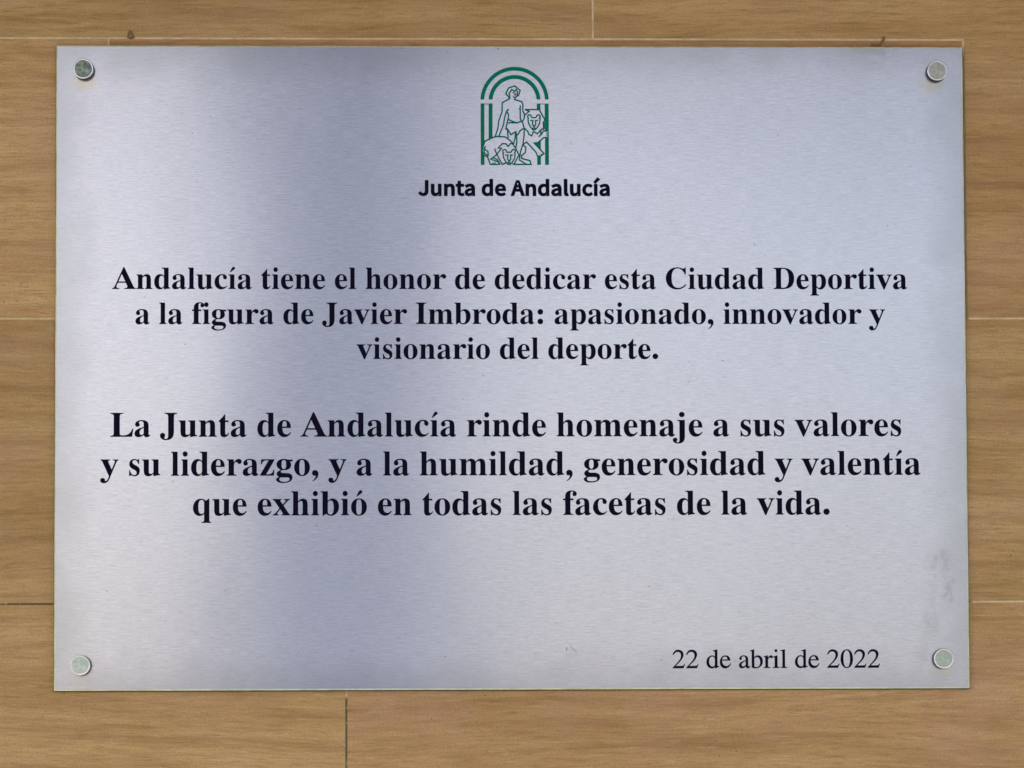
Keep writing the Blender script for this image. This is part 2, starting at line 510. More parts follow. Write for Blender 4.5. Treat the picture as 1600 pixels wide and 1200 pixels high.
# ------------------------------------------------------------------ lettering and emblem outlines
GLYPHS = {
 'bold serif': {
  ',': '37 30 57 1 88 -9 112 -3 127 1 131 -25 117 -68 84 -111 39 -148 48 -166 91 -143 151 -96 196 -30 213 40 208 88 181 131 140 153 100 156 61 143 37 110 29 75',
  '.': '216 78 207 117 182 149 145 167 105 167 68 149 43 117 34 78 43 39 68 7 105 -11 145 -11 182 7 207 39',
  ':': '257 78 248 117 223 149 186 167 146 167 109 149 84 117 75 78 84 39 109 7 146 -11 186 -11 223 7 248 39;257 384 248 423 223 455 186 473 146 473 109 455 84 423 75 384 84 345 109 313 146 295 186 295 223 313 248 345',
  'A': '212 -1 212 28 204 28 144 39 124 72 125 78 126 87 128 97 131 104 172 196 417 196 450 120 463 88 468 68 446 38 378 28 378 -1 734 -1 734 28 703 34 681 52 660 83 636 129 372 692 340 693 80 111 59 71 38 46 15 32 -15 28 -15 -1;292 472 399 239 189 239',
  'C': '512 -1 610 49 691 132 661 159 609 106 552 67 490 44 429 36 339 55 274 111 236 205 223 336 234 477 269 577 328 637 409 658 483 644 549 604 605 540 647 457 674 457 674 692 646 692 628 659 598 648 582 649 567 655 477 683 400 692 301 681 213 647 141 593 86 522 51 436 39 339 51 241 85 155 140 83 211 29 298 -6 396 -17',
  'D': '333 -1 459 13 557 53 627 121 669 216 683 338 660 483 591 589 478 656 323 678 21 678 21 651 62 646 88 632 102 604 107 556 107 111 103 69 91 45 68 32 28 27 28 -1;294 41 277 51 269 72 266 107 266 572 269 607 277 628 294 639 325 643 406 624 463 567 498 473 510 340 498 206 464 112 407 56 324 37',
  'I': '368 -1 368 27 333 32 308 40 291 51 281 66 275 87 274 115 274 575 279 612 293 634 320 645 366 651 366 678 19 678 19 651 66 645 94 634 107 612 111 575 111 112 106 73 91 49 63 35 19 27 19 -1',
  'J': '262 -83 332 -40 373 31 387 132 387 545 389 583 394 610 403 628 419 639 443 646 477 651 477 678 119 678 119 651 157 646 185 638 203 626 215 607 221 581 223 545 223 32 219 -8 209 -36 190 -53 159 -59 127 -51 117 -29 120 -20 129 -2 138 19 141 41 136 70 121 93 97 107 67 112 39 107 16 91 -1 66 -6 34 0 -2 16 -34 43 -60 77 -81 118 -94 165 -98',
  'L': '629 -1 669 230 639 230 610 167 577 119 539 84 492 60 435 46 366 42 335 43 313 47 299 56 291 70 287 92 286 123 286 563 288 595 294 618 307 634 326 644 354 649 392 651 392 678 24 678 24 651 69 644 96 630 111 604 116 563 116 120 111 75 97 48 70 33 23 27 23 -1',
  'a': '428 -2 480 41 466 63 453 55 442 52 434 54 430 59 428 71 427 93 427 312 416 385 384 435 325 464 235 474 183 470 137 458 100 439 71 414 53 385 47 351 51 323 64 301 85 287 112 282 139 287 160 299 175 319 180 343 176 362 166 382 156 398 152 407 168 430 215 438 248 433 271 419 284 394 288 358 288 283 173 244 92 203 44 154 28 94 36 51 58 16 93 -6 139 -14 220 2 291 50 313 1 370 -16;185 69 173 125 186 182 225 224 288 250 288 94 271 75 252 62 235 54 220 51',
  'b': '82 -18 162 41 227 -2 296 -16 360 -7 416 18 463 58 498 111 521 175 528 246 522 310 504 365 476 410 438 445 393 467 341 474 270 459 214 415 214 678 11 678 11 652 40 646 56 636 63 615 65 577 65 -18;231 42 214 102 214 359 223 382 240 400 261 411 284 415 327 404 355 372 371 317 377 237 372 141 356 73 328 35 282 22',
  'c': '344 10 432 90 411 108 361 70 309 58 252 72 208 114 180 183 171 278 180 368 209 422 256 440 287 431 298 403 297 388 296 372 311 320 358 302 384 306 404 319 416 339 421 364 410 408 379 444 330 467 264 475 201 467 144 442 96 403 60 352 36 291 28 223 35 158 56 100 88 52 131 15 180 -8 236 -16',
  'd': '283 2 334 56 334 -16 442 7 532 15 532 42 503 49 489 61 482 81 480 112 480 678 263 678 263 652 297 648 318 638 330 622 334 596 334 417 284 460 219 474 168 466 122 442 83 404 53 353 34 291 28 219 34 155 52 98 79 51 116 15 160 -8 210 -16;220 54 196 87 182 146 178 227 182 312 197 371 222 405 261 416 287 412 309 400 326 382 334 359 334 113 322 84 303 62 280 48 257 43',
  'e': '303 -2 367 39 422 108 398 129 349 80 294 64 228 84 188 145 174 245 418 245 418 257 406 348 368 417 309 460 232 474 177 466 128 443 86 406 55 358 34 300 28 233 34 162 54 101 84 52 124 15 172 -8 227 -16;172 302 180 379 202 425 238 440 266 433 284 411 293 374 296 319 296 286 172 286',
  'f': '312 -1 312 25 270 28 247 39 235 60 231 97 231 410 318 410 318 462 231 462 231 580 234 614 240 638 255 653 281 658 300 654 307 642 306 639 304 634 302 629 300 625 290 602 287 581 291 559 304 542 324 530 350 527 373 531 393 544 407 565 412 594 402 631 374 663 330 684 271 691 192 681 131 648 93 595 81 525 81 462 24 462 24 410 81 410 81 109 80 72 77 52 71 41 61 33 46 28 22 25 22 -1',
  'g': '335 -199 417 -168 467 -120 484 -55 479 -13 463 20 436 44 396 61 341 71 268 74 216 74 170 82 155 106 159 124 173 139 192 150 217 154 240 153 263 152 313 156 358 171 395 194 423 224 441 261 447 302 438 353 411 397 486 397 486 453 356 453 300 469 240 474 184 469 134 454 92 430 60 398 40 360 33 315 47 250 88 199 155 164 101 138 64 110 42 80 35 45 52 -2 103 -38 42 -67 20 -111 34 -149 72 -181 135 -203 223 -210;210 193 190 217 179 257 176 313 179 370 190 410 210 432 240 440 271 432 290 410 300 370 304 313 300 257 290 217 271 193 240 186;186 -167 145 -153 121 -132 113 -108 122 -77 148 -52 313 -52 353 -54 380 -62 396 -76 401 -98 384 -139 332 -163 245 -172',
  'h': '264 -1 264 25 240 29 226 39 219 56 217 83 217 349 254 389 296 402 320 397 333 383 340 358 342 322 342 83 332 39 302 25 294 25 294 -1 532 -1 532 25 507 29 493 39 486 56 483 83 483 314 469 403 426 456 355 474 278 455 216 397 217 678 26 678 26 653 52 648 66 637 73 619 75 593 75 83 73 56 65 39 50 29 25 25 25 -1',
  'i': '169 542 192 559 208 583 213 613 208 642 193 667 169 684 141 689 113 684 90 667 75 642 70 613 75 583 90 559 113 542 141 537;254 -1 254 25 230 30 218 40 211 57 209 83 209 462 28 462 27 435 52 431 65 422 71 405 73 374 73 83 70 55 63 39 49 29 24 25 24 -1',
  'j': '200 544 227 561 245 586 251 615 245 644 227 669 200 686 169 691 138 686 111 669 94 644 88 615 93 585 111 561 137 544 169 539;139 -198 202 -165 241 -109 254 -32 254 462 34 462 34 436 69 432 88 422 97 403 100 371 100 -80 98 -118 92 -148 77 -166 49 -173 26 -168 18 -153 21 -145 31 -130 40 -114 43 -98 38 -75 24 -57 3 -46 -23 -42 -51 -46 -72 -59 -85 -78 -90 -104 -85 -132 -70 -157 -47 -179 -17 -195 18 -206 57 -210',
  'l': '252 -1 252 25 229 30 216 40 210 57 208 83 208 678 27 678 27 652 52 647 65 637 70 619 72 591 72 83 70 55 62 39 48 29 24 25 24 -1',
  'm': '268 -1 268 25 244 30 230 40 223 57 221 83 221 349 257 389 300 402 324 397 338 382 345 357 347 322 347 83 345 57 337 40 323 29 299 25 299 -1 536 -1 536 25 512 29 498 40 491 57 489 83 489 352 526 390 567 402 592 397 606 383 613 358 615 322 615 83 612 57 605 40 591 29 566 25 566 -1 807 -1 807 25 782 29 768 39 761 56 758 83 758 314 744 403 700 456 628 474 547 453 482 390 440 453 356 474 282 454 221 395 221 462 27 462 27 436 53 432 68 421 75 403 78 376 78 83 75 56 67 39 52 29 26 25 26 -1',
  'n': '264 -1 264 25 240 29 226 39 219 56 217 83 217 349 254 389 296 402 320 397 333 383 340 358 342 322 342 83 332 39 302 25 294 25 294 -1 532 -1 532 25 507 29 493 39 486 56 483 83 483 314 469 403 426 456 355 474 277 455 216 398 217 462 26 462 26 436 52 432 66 421 73 403 75 376 75 83 73 56 65 39 50 29 25 25 25 -1',
  'o': '312 -8 365 15 410 52 444 101 465 161 472 228 465 297 444 357 410 406 365 443 311 466 250 474 188 466 134 442 89 405 55 355 34 296 27 228 34 163 55 104 89 54 134 16 188 -8 250 -16;215 28 192 58 184 84 179 121 176 170 175 229 179 337 192 402 214 433 250 443 284 433 307 402 321 338 325 228 324 169 322 121 317 84 309 58 286 28 250 18',
  'p': '297 -208 297 -182 270 -179 250 -174 237 -163 228 -146 224 -121 222 -86 222 47 273 0 340 -16 391 -8 436 17 474 56 502 107 519 168 525 237 519 302 502 359 475 407 439 444 395 467 345 475 269 454 215 392 215 462 28 462 28 437 54 431 69 420 75 399 77 361 77 -95 77 -128 74 -149 69 -163 60 -173 46 -180 25 -183 25 -208;251 58 222 102 222 349 256 396 298 412 336 401 360 368 373 309 377 229 372 147 357 88 331 54 293 43',
  'q': '542 -208 542 -182 515 -178 499 -168 492 -151 489 -124 489 477 472 477 393 419 328 461 260 475 197 467 142 441 95 401 60 349 37 285 30 214 36 150 53 95 82 49 119 14 165 -8 216 -15 286 -1 341 42 341 -124 337 -152 326 -168 304 -177 266 -182 266 -208;229 56 200 90 185 148 179 231 185 323 201 388 230 425 274 437 324 417 341 358 341 100 333 77 316 60 295 49 273 45',
  'r': '306 -1 306 25 268 29 246 38 235 55 231 83 231 285 236 326 251 358 271 378 292 385 307 381 319 371 330 356 342 342 359 332 383 329 409 334 430 348 444 369 448 395 443 427 426 452 398 469 360 474 325 468 288 448 254 417 226 376 226 462 31 462 30 435 56 431 71 423 78 405 80 374 80 83 77 55 69 39 54 29 27 25 27 -1',
  's': '263 -5 309 26 338 76 348 141 343 188 327 226 299 256 259 282 198 315 174 330 156 346 146 364 142 385 146 407 158 424 176 435 201 439 235 432 265 411 289 376 308 328 330 328 330 475 310 475 300 459 287 454 284 454 279 455 269 458 245 465 224 470 206 474 190 475 132 464 87 433 58 385 49 327 55 287 73 251 102 219 144 192 210 155 246 124 258 87 254 60 240 40 219 27 190 23 152 32 118 59 90 101 72 158 47 158 47 -14 69 -14 81 6 99 12 108 11 117 8 164 -10 204 -16',
  't': '241 -2 289 35 326 98 300 112 275 73 245 61 229 65 219 76 213 95 212 122 212 413 304 413 304 462 212 462 212 631 188 631 163 592 128 549 83 500 28 445 28 413 70 413 70 106 76 52 95 15 129 -8 180 -15',
  'u': '237 -11 276 4 311 28 338 58 338 -16 445 9 535 18 535 45 508 49 492 59 484 76 481 104 481 462 280 462 280 436 310 432 327 420 335 400 338 368 338 98 304 65 262 54 240 58 224 69 215 87 211 110 211 462 16 462 16 436 43 431 57 419 64 398 67 368 67 144 74 75 96 25 135 -6 194 -16',
  'v': '262 -16 425 361 440 391 454 413 472 428 499 437 499 462 331 462 331 436 378 428 393 404 390 393 384 376 302 183 214 398 212 410 222 429 254 436 269 436 269 462 -5 462 -5 435 20 430 35 417 48 396 62 368 232 -16',
  'x': '185 -1 185 23 179 23 145 30 134 51 139 68 153 90 216 168 271 87 285 63 289 45 287 36 279 30 264 26 242 25 242 -1 501 -1 501 24 486 27 475 33 467 42 458 54 312 273 399 376 443 419 488 439 488 462 314 462 314 436 340 434 355 430 363 424 366 414 362 399 350 382 287 307 235 387 224 405 221 416 232 431 265 436 265 462 5 462 5 435 37 422 67 391 191 203 96 84 53 44 6 23 6 -1',
  'y': '126 -206 159 -195 189 -175 216 -143 243 -97 270 -36 433 360 448 393 462 416 478 430 500 435 500 462 337 462 337 435 364 434 382 429 392 421 395 407 394 397 392 386 388 373 383 359 309 178 222 382 217 396 215 403 215 408 218 422 226 429 243 433 271 435 271 462 -9 462 -9 435 -6 435 13 433 25 426 32 419 40 408 50 392 59 372 233 -7 224 -38 214 -65 203 -89 189 -109 164 -137 143 -146 129 -142 124 -130 125 -121 125 -113 121 -90 107 -73 86 -62 59 -58 30 -63 7 -78 -7 -100 -12 -125 -5 -159 16 -186 48 -204 87 -210',
  'z': '407 -1 420 161 393 161 368 103 337 66 293 45 231 38 192 38 418 432 418 462 47 462 39 320 67 320 85 371 110 403 146 420 195 426 253 426 18 21 18 -1',
  'í': '254 -1 254 25 230 30 218 40 211 57 209 83 209 462 28 462 27 435 52 431 65 422 71 405 73 374 73 83 70 55 63 39 49 29 24 25 24 -1;62 527 90 527 234 640 234 672 210 703 160 701 129 669',
  'ó': '312 -8 365 15 410 52 444 101 465 161 472 228 465 297 444 357 410 406 365 443 311 466 250 474 188 466 134 442 89 405 55 355 34 296 27 228 34 163 55 104 89 54 134 16 188 -8 250 -16;215 28 192 58 184 84 179 121 176 170 175 229 179 337 192 402 214 433 250 443 284 433 307 402 321 338 325 228 324 169 322 121 317 84 309 58 286 28 250 18;174 527 202 527 346 640 346 672 322 703 272 701 241 669',
 },
 'serif': {
  '0': '473 446 443 544 395 619 331 667 254 684 172 665 106 614 57 537 27 441 16 332 26 221 57 124 105 47 170 -4 250 -22 329 -5 394 44 443 119 473 216 484 330;372 325 367 218 351 133 326 70 292 33 250 20 208 33 174 70 149 132 133 219 128 328 133 437 149 525 175 590 209 629 250 642 291 628 325 589 350 524 366 435',
  '2': '454 158 436 122 421 103 406 92 387 86 360 84 141 81 281 220 337 283 380 342 409 397 426 450 432 500 422 560 394 611 350 650 294 675 228 684 172 676 123 653 81 616 47 565 21 497 56 476 87 526 115 559 143 580 175 593 212 597 253 591 286 574 311 547 326 512 332 468 327 420 313 371 287 321 250 268 201 210 21 17 21 -8 425 -8 485 144',
  'a': '447 77 427 65 419 60 412 57 405 55 398 55 390 56 384 60 380 69 377 84 376 107 376 300 370 359 353 406 320 441 274 461 212 468 157 461 110 442 74 414 50 380 42 342 44 327 51 314 61 304 74 297 90 295 105 297 119 304 130 314 138 327 141 342 140 349 139 356 138 363 136 371 136 379 139 394 148 405 162 415 182 422 206 424 233 420 253 408 267 389 276 360 279 322 279 292 247 279 210 264 175 249 143 236 116 222 87 205 63 184 45 159 33 129 29 96 34 57 50 25 74 2 105 -13 140 -18 172 -14 204 -4 235 12 265 33 284 52 286 33 297 10 314 -6 335 -15 360 -18 378 -16 396 -11 413 -1 430 15 450 37;279 118 273 101 258 85 235 71 210 61 186 58 168 61 152 68 140 79 132 94 129 113 136 149 157 179 191 205 236 229 280 248',
  'b': '160 693 -5 647 -5 618 30 619 46 615 55 608 60 595 61 573 61 15 92 2 122 -7 153 -13 184 -17 215 -18 300 -5 372 33 427 90 463 162 476 245 467 317 443 379 403 426 352 457 290 468 256 464 224 453 194 436 168 412 157 389;161 335 170 354 185 371 204 385 226 394 250 397 291 389 325 367 350 331 366 282 372 220 366 151 349 98 323 60 286 38 240 30 213 32 190 37 173 44 164 51 161 57',
  'd': '346 -20 499 39 499 71 462 68 449 69 442 74 436 83 433 101 432 130 432 687 416 691 260 648 260 616 300 620 313 619 322 614 327 607 331 594 332 573 335 428 325 439 304 452 282 461 258 466 231 468 165 455 106 418 60 362 30 292 19 212 29 138 58 74 102 25 159 -7 225 -18 255 -15 283 -7 307 7 328 27 336 46 332 -16;332 116 328 100 315 84 297 69 274 59 249 55 209 64 174 88 147 127 129 181 123 246 129 308 144 357 169 394 201 416 240 424 267 420 291 409 310 391 325 368 332 340',
  'e': '414 269 401 346 376 399 338 438 289 461 232 468 160 457 100 423 55 370 27 300 17 214 26 135 53 71 96 22 150 -8 215 -18 275 -10 327 13 371 49 406 96 435 161 403 175 376 134 352 107 325 89 296 78 262 74 210 82 167 107 134 148 113 204 106 269;109 316 117 348 134 379 156 401 182 414 211 419 240 415 262 404 279 384 292 352 298 317',
  'i': '261 -8 261 22 222 26 203 32 193 42 188 60 187 90 187 461 176 469 12 414 12 382 60 387 67 386 71 383 74 373 76 352 77 320 77 90 76 60 71 42 61 32 44 26 8 22 8 -8;186 634 178 663 157 684 128 692 99 684 78 663 70 634 78 605 99 584 128 576 157 584 178 605',
  'l': '265 -8 265 22 225 26 204 33 193 43 188 60 186 87 186 685 176 692 145 683 116 675 85 667 52 659 11 648 11 616 58 620 70 619 77 615 82 608 85 595 86 573 86 84 84 58 78 42 68 32 49 26 11 22 11 -8',
  'r': '253 -8 253 22 211 26 189 33 177 43 170 61 168 90 168 309 173 323 186 343 204 363 223 378 238 384 246 382 254 376 264 367 278 358 297 355 312 357 325 364 335 376 341 391 343 408 340 428 332 445 319 458 301 465 280 468 254 465 229 454 205 434 180 406 164 375 168 464 154 468 123 458 94 449 65 440 36 431 -1 419 -1 387 40 392 49 391 54 388 58 382 61 368 62 345 62 80 61 55 56 40 47 32 31 27 -3 22 -3 -8',
 },
 'sans': {
  'A': '-17 -14 45 -16 70 63 141 63 166 -16 230 -14 135 272 77 272;86 118 94 139 108 182 117 215 95 215 104 182 118 139 126 118',
  'J': '83 -21 132 -7 161 28 169 74 169 272 106 272 106 80 98 48 79 40 64 44 38 74 -11 38 33 -8',
  'a': '75 -21 116 -11 144 7 126 7 129 -16 185 -16 185 118 177 165 150 199 104 211 56 202 7 177 35 127 72 147 96 152 116 143 118 132 65 122 20 95 4 49 25 -3;85 37 73 41 68 52 72 62 92 74 123 81 122 54 105 42',
  'c': '107 -20 146 -13 190 14 159 63 128 42 110 38 88 45 73 63 67 95 73 126 89 145 112 152 125 149 152 131 187 176 148 203 109 211 56 197 17 157 2 95 16 34 53 -7',
  'd': '97 -21 136 -11 160 7 142 7 145 -16 200 -16 200 294 137 294 137 205 143 193 136 204 100 211 51 196 16 155 3 95 14 34 47 -6;104 39 85 44 72 62 67 94 80 137 109 152 124 149 137 140 137 56 122 43',
  'e': '109 -20 149 -14 193 8 167 57 133 40 115 37 81 51 69 74 192 72 194 95 195 107 185 160 153 198 103 211 53 196 16 156 2 95 16 34 55 -7;69 123 80 142 104 153 126 143 133 124',
  'l': '63 -20 79 -19 102 -13 92 40 74 38 77 38 80 36 80 38 80 294 17 294 17 36 27 -5',
  'n': '17 -16 80 -16 80 131 98 146 115 151 130 144 137 115 137 -16 200 -16 200 122 193 167 168 200 126 211 84 200 57 178 75 178 72 206 17 206',
  't': '90 -20 113 -18 146 -8 132 47 107 38 101 37 89 42 85 60 85 149 137 149 137 206 85 206 85 259 29 259 25 205 -6 203 -6 149 22 149 22 57 37 1',
  'u': '88 -21 130 -9 156 14 137 14 140 -16 196 -16 196 206 133 206 133 62 116 45 98 40 83 46 77 75 77 206 14 206 14 69 21 23 46 -10',
  'í': '17 -16 80 -16 80 206 17 206;43 202 127 285 80 328 5 239',
 },
}
LINES = [  # style, metres per em/1000, baseline height, words as lists of (x in mm, letter)
 ('bold serif', 0.000020725, 0.05055, [
  [(-259.97, 'A'), (-245.01, 'n'), (-233.49, 'd'), (-221.96, 'a'), (-211.60, 'l'), (-205.84, 'u'), (-194.32, 'c'), (-185.12, 'í'), (-179.35, 'a')],
  [(-163.81, 't'), (-156.91, 'i'), (-151.15, 'e'), (-141.95, 'n'), (-130.42, 'e')],
  [(-116.04, 'e'), (-106.84, 'l')],
  [(-95.89, 'h'), (-84.37, 'o'), (-74.01, 'n'), (-62.49, 'o'), (-52.12, 'r')],
  [(-37.74, 'd'), (-26.22, 'e')],
  [(-11.83, 'd'), (-0.31, 'e'), (8.89, 'd'), (20.41, 'i'), (26.18, 'c'), (35.38, 'a'), (45.74, 'r')],
  [(60.12, 'e'), (69.33, 's'), (77.39, 't'), (84.29, 'a')],
  [(99.83, 'C'), (114.80, 'i'), (120.56, 'u'), (132.08, 'd'), (143.60, 'a'), (153.97, 'd')],
  [(170.67, 'D'), (185.63, 'e'), (194.84, 'p'), (206.36, 'o'), (216.72, 'r'), (225.92, 't'), (232.82, 'i'), (238.59, 'v'), (248.95, 'a')],
 ]),
 ('bold serif', 0.000020720, 0.02758, [
  [(-245.66, 'a')],
  [(-230.12, 'l'), (-224.36, 'a')],
  [(-208.82, 'f'), (-201.92, 'i'), (-196.16, 'g'), (-185.80, 'u'), (-174.28, 'r'), (-165.08, 'a')],
  [(-149.54, 'd'), (-138.01, 'e')],
  [(-123.63, 'J'), (-113.27, 'a'), (-102.91, 'v'), (-92.55, 'i'), (-86.79, 'e'), (-77.59, 'r')],
  [(-63.21, 'I'), (-55.15, 'm'), (-37.89, 'b'), (-26.37, 'r'), (-17.17, 'o'), (-6.81, 'd'), (4.71, 'a'), (15.07, ':')],
  [(27.15, 'a'), (37.51, 'p'), (49.03, 'a'), (59.39, 's'), (67.45, 'i'), (73.21, 'o'), (83.57, 'n'), (95.09, 'a'), (105.45, 'd'), (116.97, 'o'), (127.33, ',')],
  [(137.69, 'i'), (143.45, 'n'), (154.97, 'n'), (166.49, 'o'), (176.85, 'v'), (187.21, 'a'), (197.57, 'd'), (209.09, 'o'), (219.45, 'r')],
  [(233.83, 'y')],
 ]),
 ('bold serif', 0.000020714, 0.00467, [
  [(-101.30, 'v'), (-90.94, 'i'), (-85.18, 's'), (-77.12, 'i'), (-71.36, 'o'), (-61.01, 'n'), (-49.49, 'a'), (-39.13, 'r'), (-29.94, 'i'), (-24.18, 'o')],
  [(-8.64, 'd'), (2.87, 'e'), (12.07, 'l')],
  [(23.01, 'd'), (34.52, 'e'), (43.72, 'p'), (55.24, 'o'), (65.59, 'r'), (74.79, 't'), (81.69, 'e'), (90.89, '.')],
 ]),
 ('bold serif', 0.000023127, -0.04613, [
  [(-261.56, 'L'), (-246.13, 'a')],
  [(-228.79, 'J'), (-217.22, 'u'), (-204.37, 'n'), (-191.51, 't'), (-183.81, 'a')],
  [(-166.46, 'd'), (-153.60, 'e')],
  [(-137.55, 'A'), (-120.85, 'n'), (-108.00, 'd'), (-95.14, 'a'), (-83.57, 'l'), (-77.14, 'u'), (-64.29, 'c'), (-54.02, 'í'), (-47.59, 'a')],
  [(-30.24, 'r'), (-19.97, 'i'), (-13.54, 'n'), (-0.69, 'd'), (12.17, 'e')],
  [(28.22, 'h'), (41.08, 'o'), (52.64, 'm'), (71.91, 'e'), (82.18, 'n'), (95.04, 'a'), (106.60, 'j'), (114.30, 'e')],
  [(130.35, 'a')],
  [(147.70, 's'), (156.69, 'u'), (169.55, 's')],
  [(184.33, 'v'), (195.89, 'a'), (207.46, 'l'), (213.89, 'o'), (225.45, 'r'), (235.72, 'e'), (245.99, 's')],
 ]),
 ('bold serif', 0.000023139, -0.07155, [
  [(-267.28, 'y')],
  [(-249.93, 's'), (-240.93, 'u')],
  [(-222.28, 'l'), (-215.84, 'i'), (-209.41, 'd'), (-196.54, 'e'), (-186.27, 'r'), (-176.00, 'a'), (-164.43, 'z'), (-154.15, 'g'), (-142.58, 'o'), (-131.02, ',')],
  [(-119.45, 'y')],
  [(-102.09, 'a')],
  [(-84.74, 'l'), (-78.30, 'a')],
  [(-60.95, 'h'), (-48.09, 'u'), (-35.22, 'm'), (-15.95, 'i'), (-9.51, 'l'), (-3.08, 'd'), (9.79, 'a'), (21.35, 'd'), (34.22, ',')],
  [(45.79, 'g'), (57.36, 'e'), (67.63, 'n'), (80.50, 'e'), (90.77, 'r'), (101.05, 'o'), (112.61, 's'), (121.62, 'i'), (128.05, 'd'), (140.91, 'a'), (152.48, 'd')],
  [(171.13, 'y')],
  [(188.49, 'v'), (200.06, 'a'), (211.63, 'l'), (218.06, 'e'), (228.33, 'n'), (241.20, 't'), (248.90, 'í'), (255.34, 'a')],
 ]),
 ('bold serif', 0.000023198, -0.09748, [
  [(-208.16, 'q'), (-195.26, 'u'), (-182.36, 'e')],
  [(-166.26, 'e'), (-155.96, 'x'), (-144.36, 'h'), (-131.47, 'i'), (-125.02, 'b'), (-112.12, 'i'), (-105.67, 'ó')],
  [(-88.27, 'e'), (-77.97, 'n')],
  [(-59.27, 't'), (-51.55, 'o'), (-39.95, 'd'), (-27.05, 'a'), (-15.45, 's')],
  [(-0.63, 'l'), (5.82, 'a'), (17.42, 's')],
  [(32.24, 'f'), (39.96, 'a'), (51.56, 'c'), (61.86, 'e'), (72.16, 't'), (79.89, 'a'), (91.49, 's')],
  [(106.31, 'd'), (119.21, 'e')],
  [(135.31, 'l'), (141.76, 'a')],
  [(159.15, 'v'), (170.75, 'i'), (177.20, 'd'), (190.10, 'a'), (201.70, '.')],
 ]),
 ('serif', 0.000017587, -0.19742, [
  [(103.08, '2'), (111.88, '2')],
  [(125.07, 'd'), (133.86, 'e')],
  [(146.07, 'a'), (153.87, 'b'), (162.67, 'r'), (168.52, 'i'), (173.41, 'l')],
  [(182.70, 'd'), (191.49, 'e')],
  [(203.70, '2'), (212.49, '0'), (221.29, '2'), (230.08, '2')],
 ]),
 ('sans', 0.000038990, 0.11233, [
  [(-60.81, 'J'), (-53.32, 'u'), (-44.83, 'n'), (-36.31, 't'), (-30.97, 'a')],
  [(-19.77, 'd'), (-11.11, 'e')],
  [(-0.04, 'A'), (8.45, 'n'), (16.98, 'd'), (25.63, 'a'), (33.52, 'l'), (37.59, 'u'), (46.07, 'c'), (53.23, 'í'), (57.18, 'a')],
 ]),
]
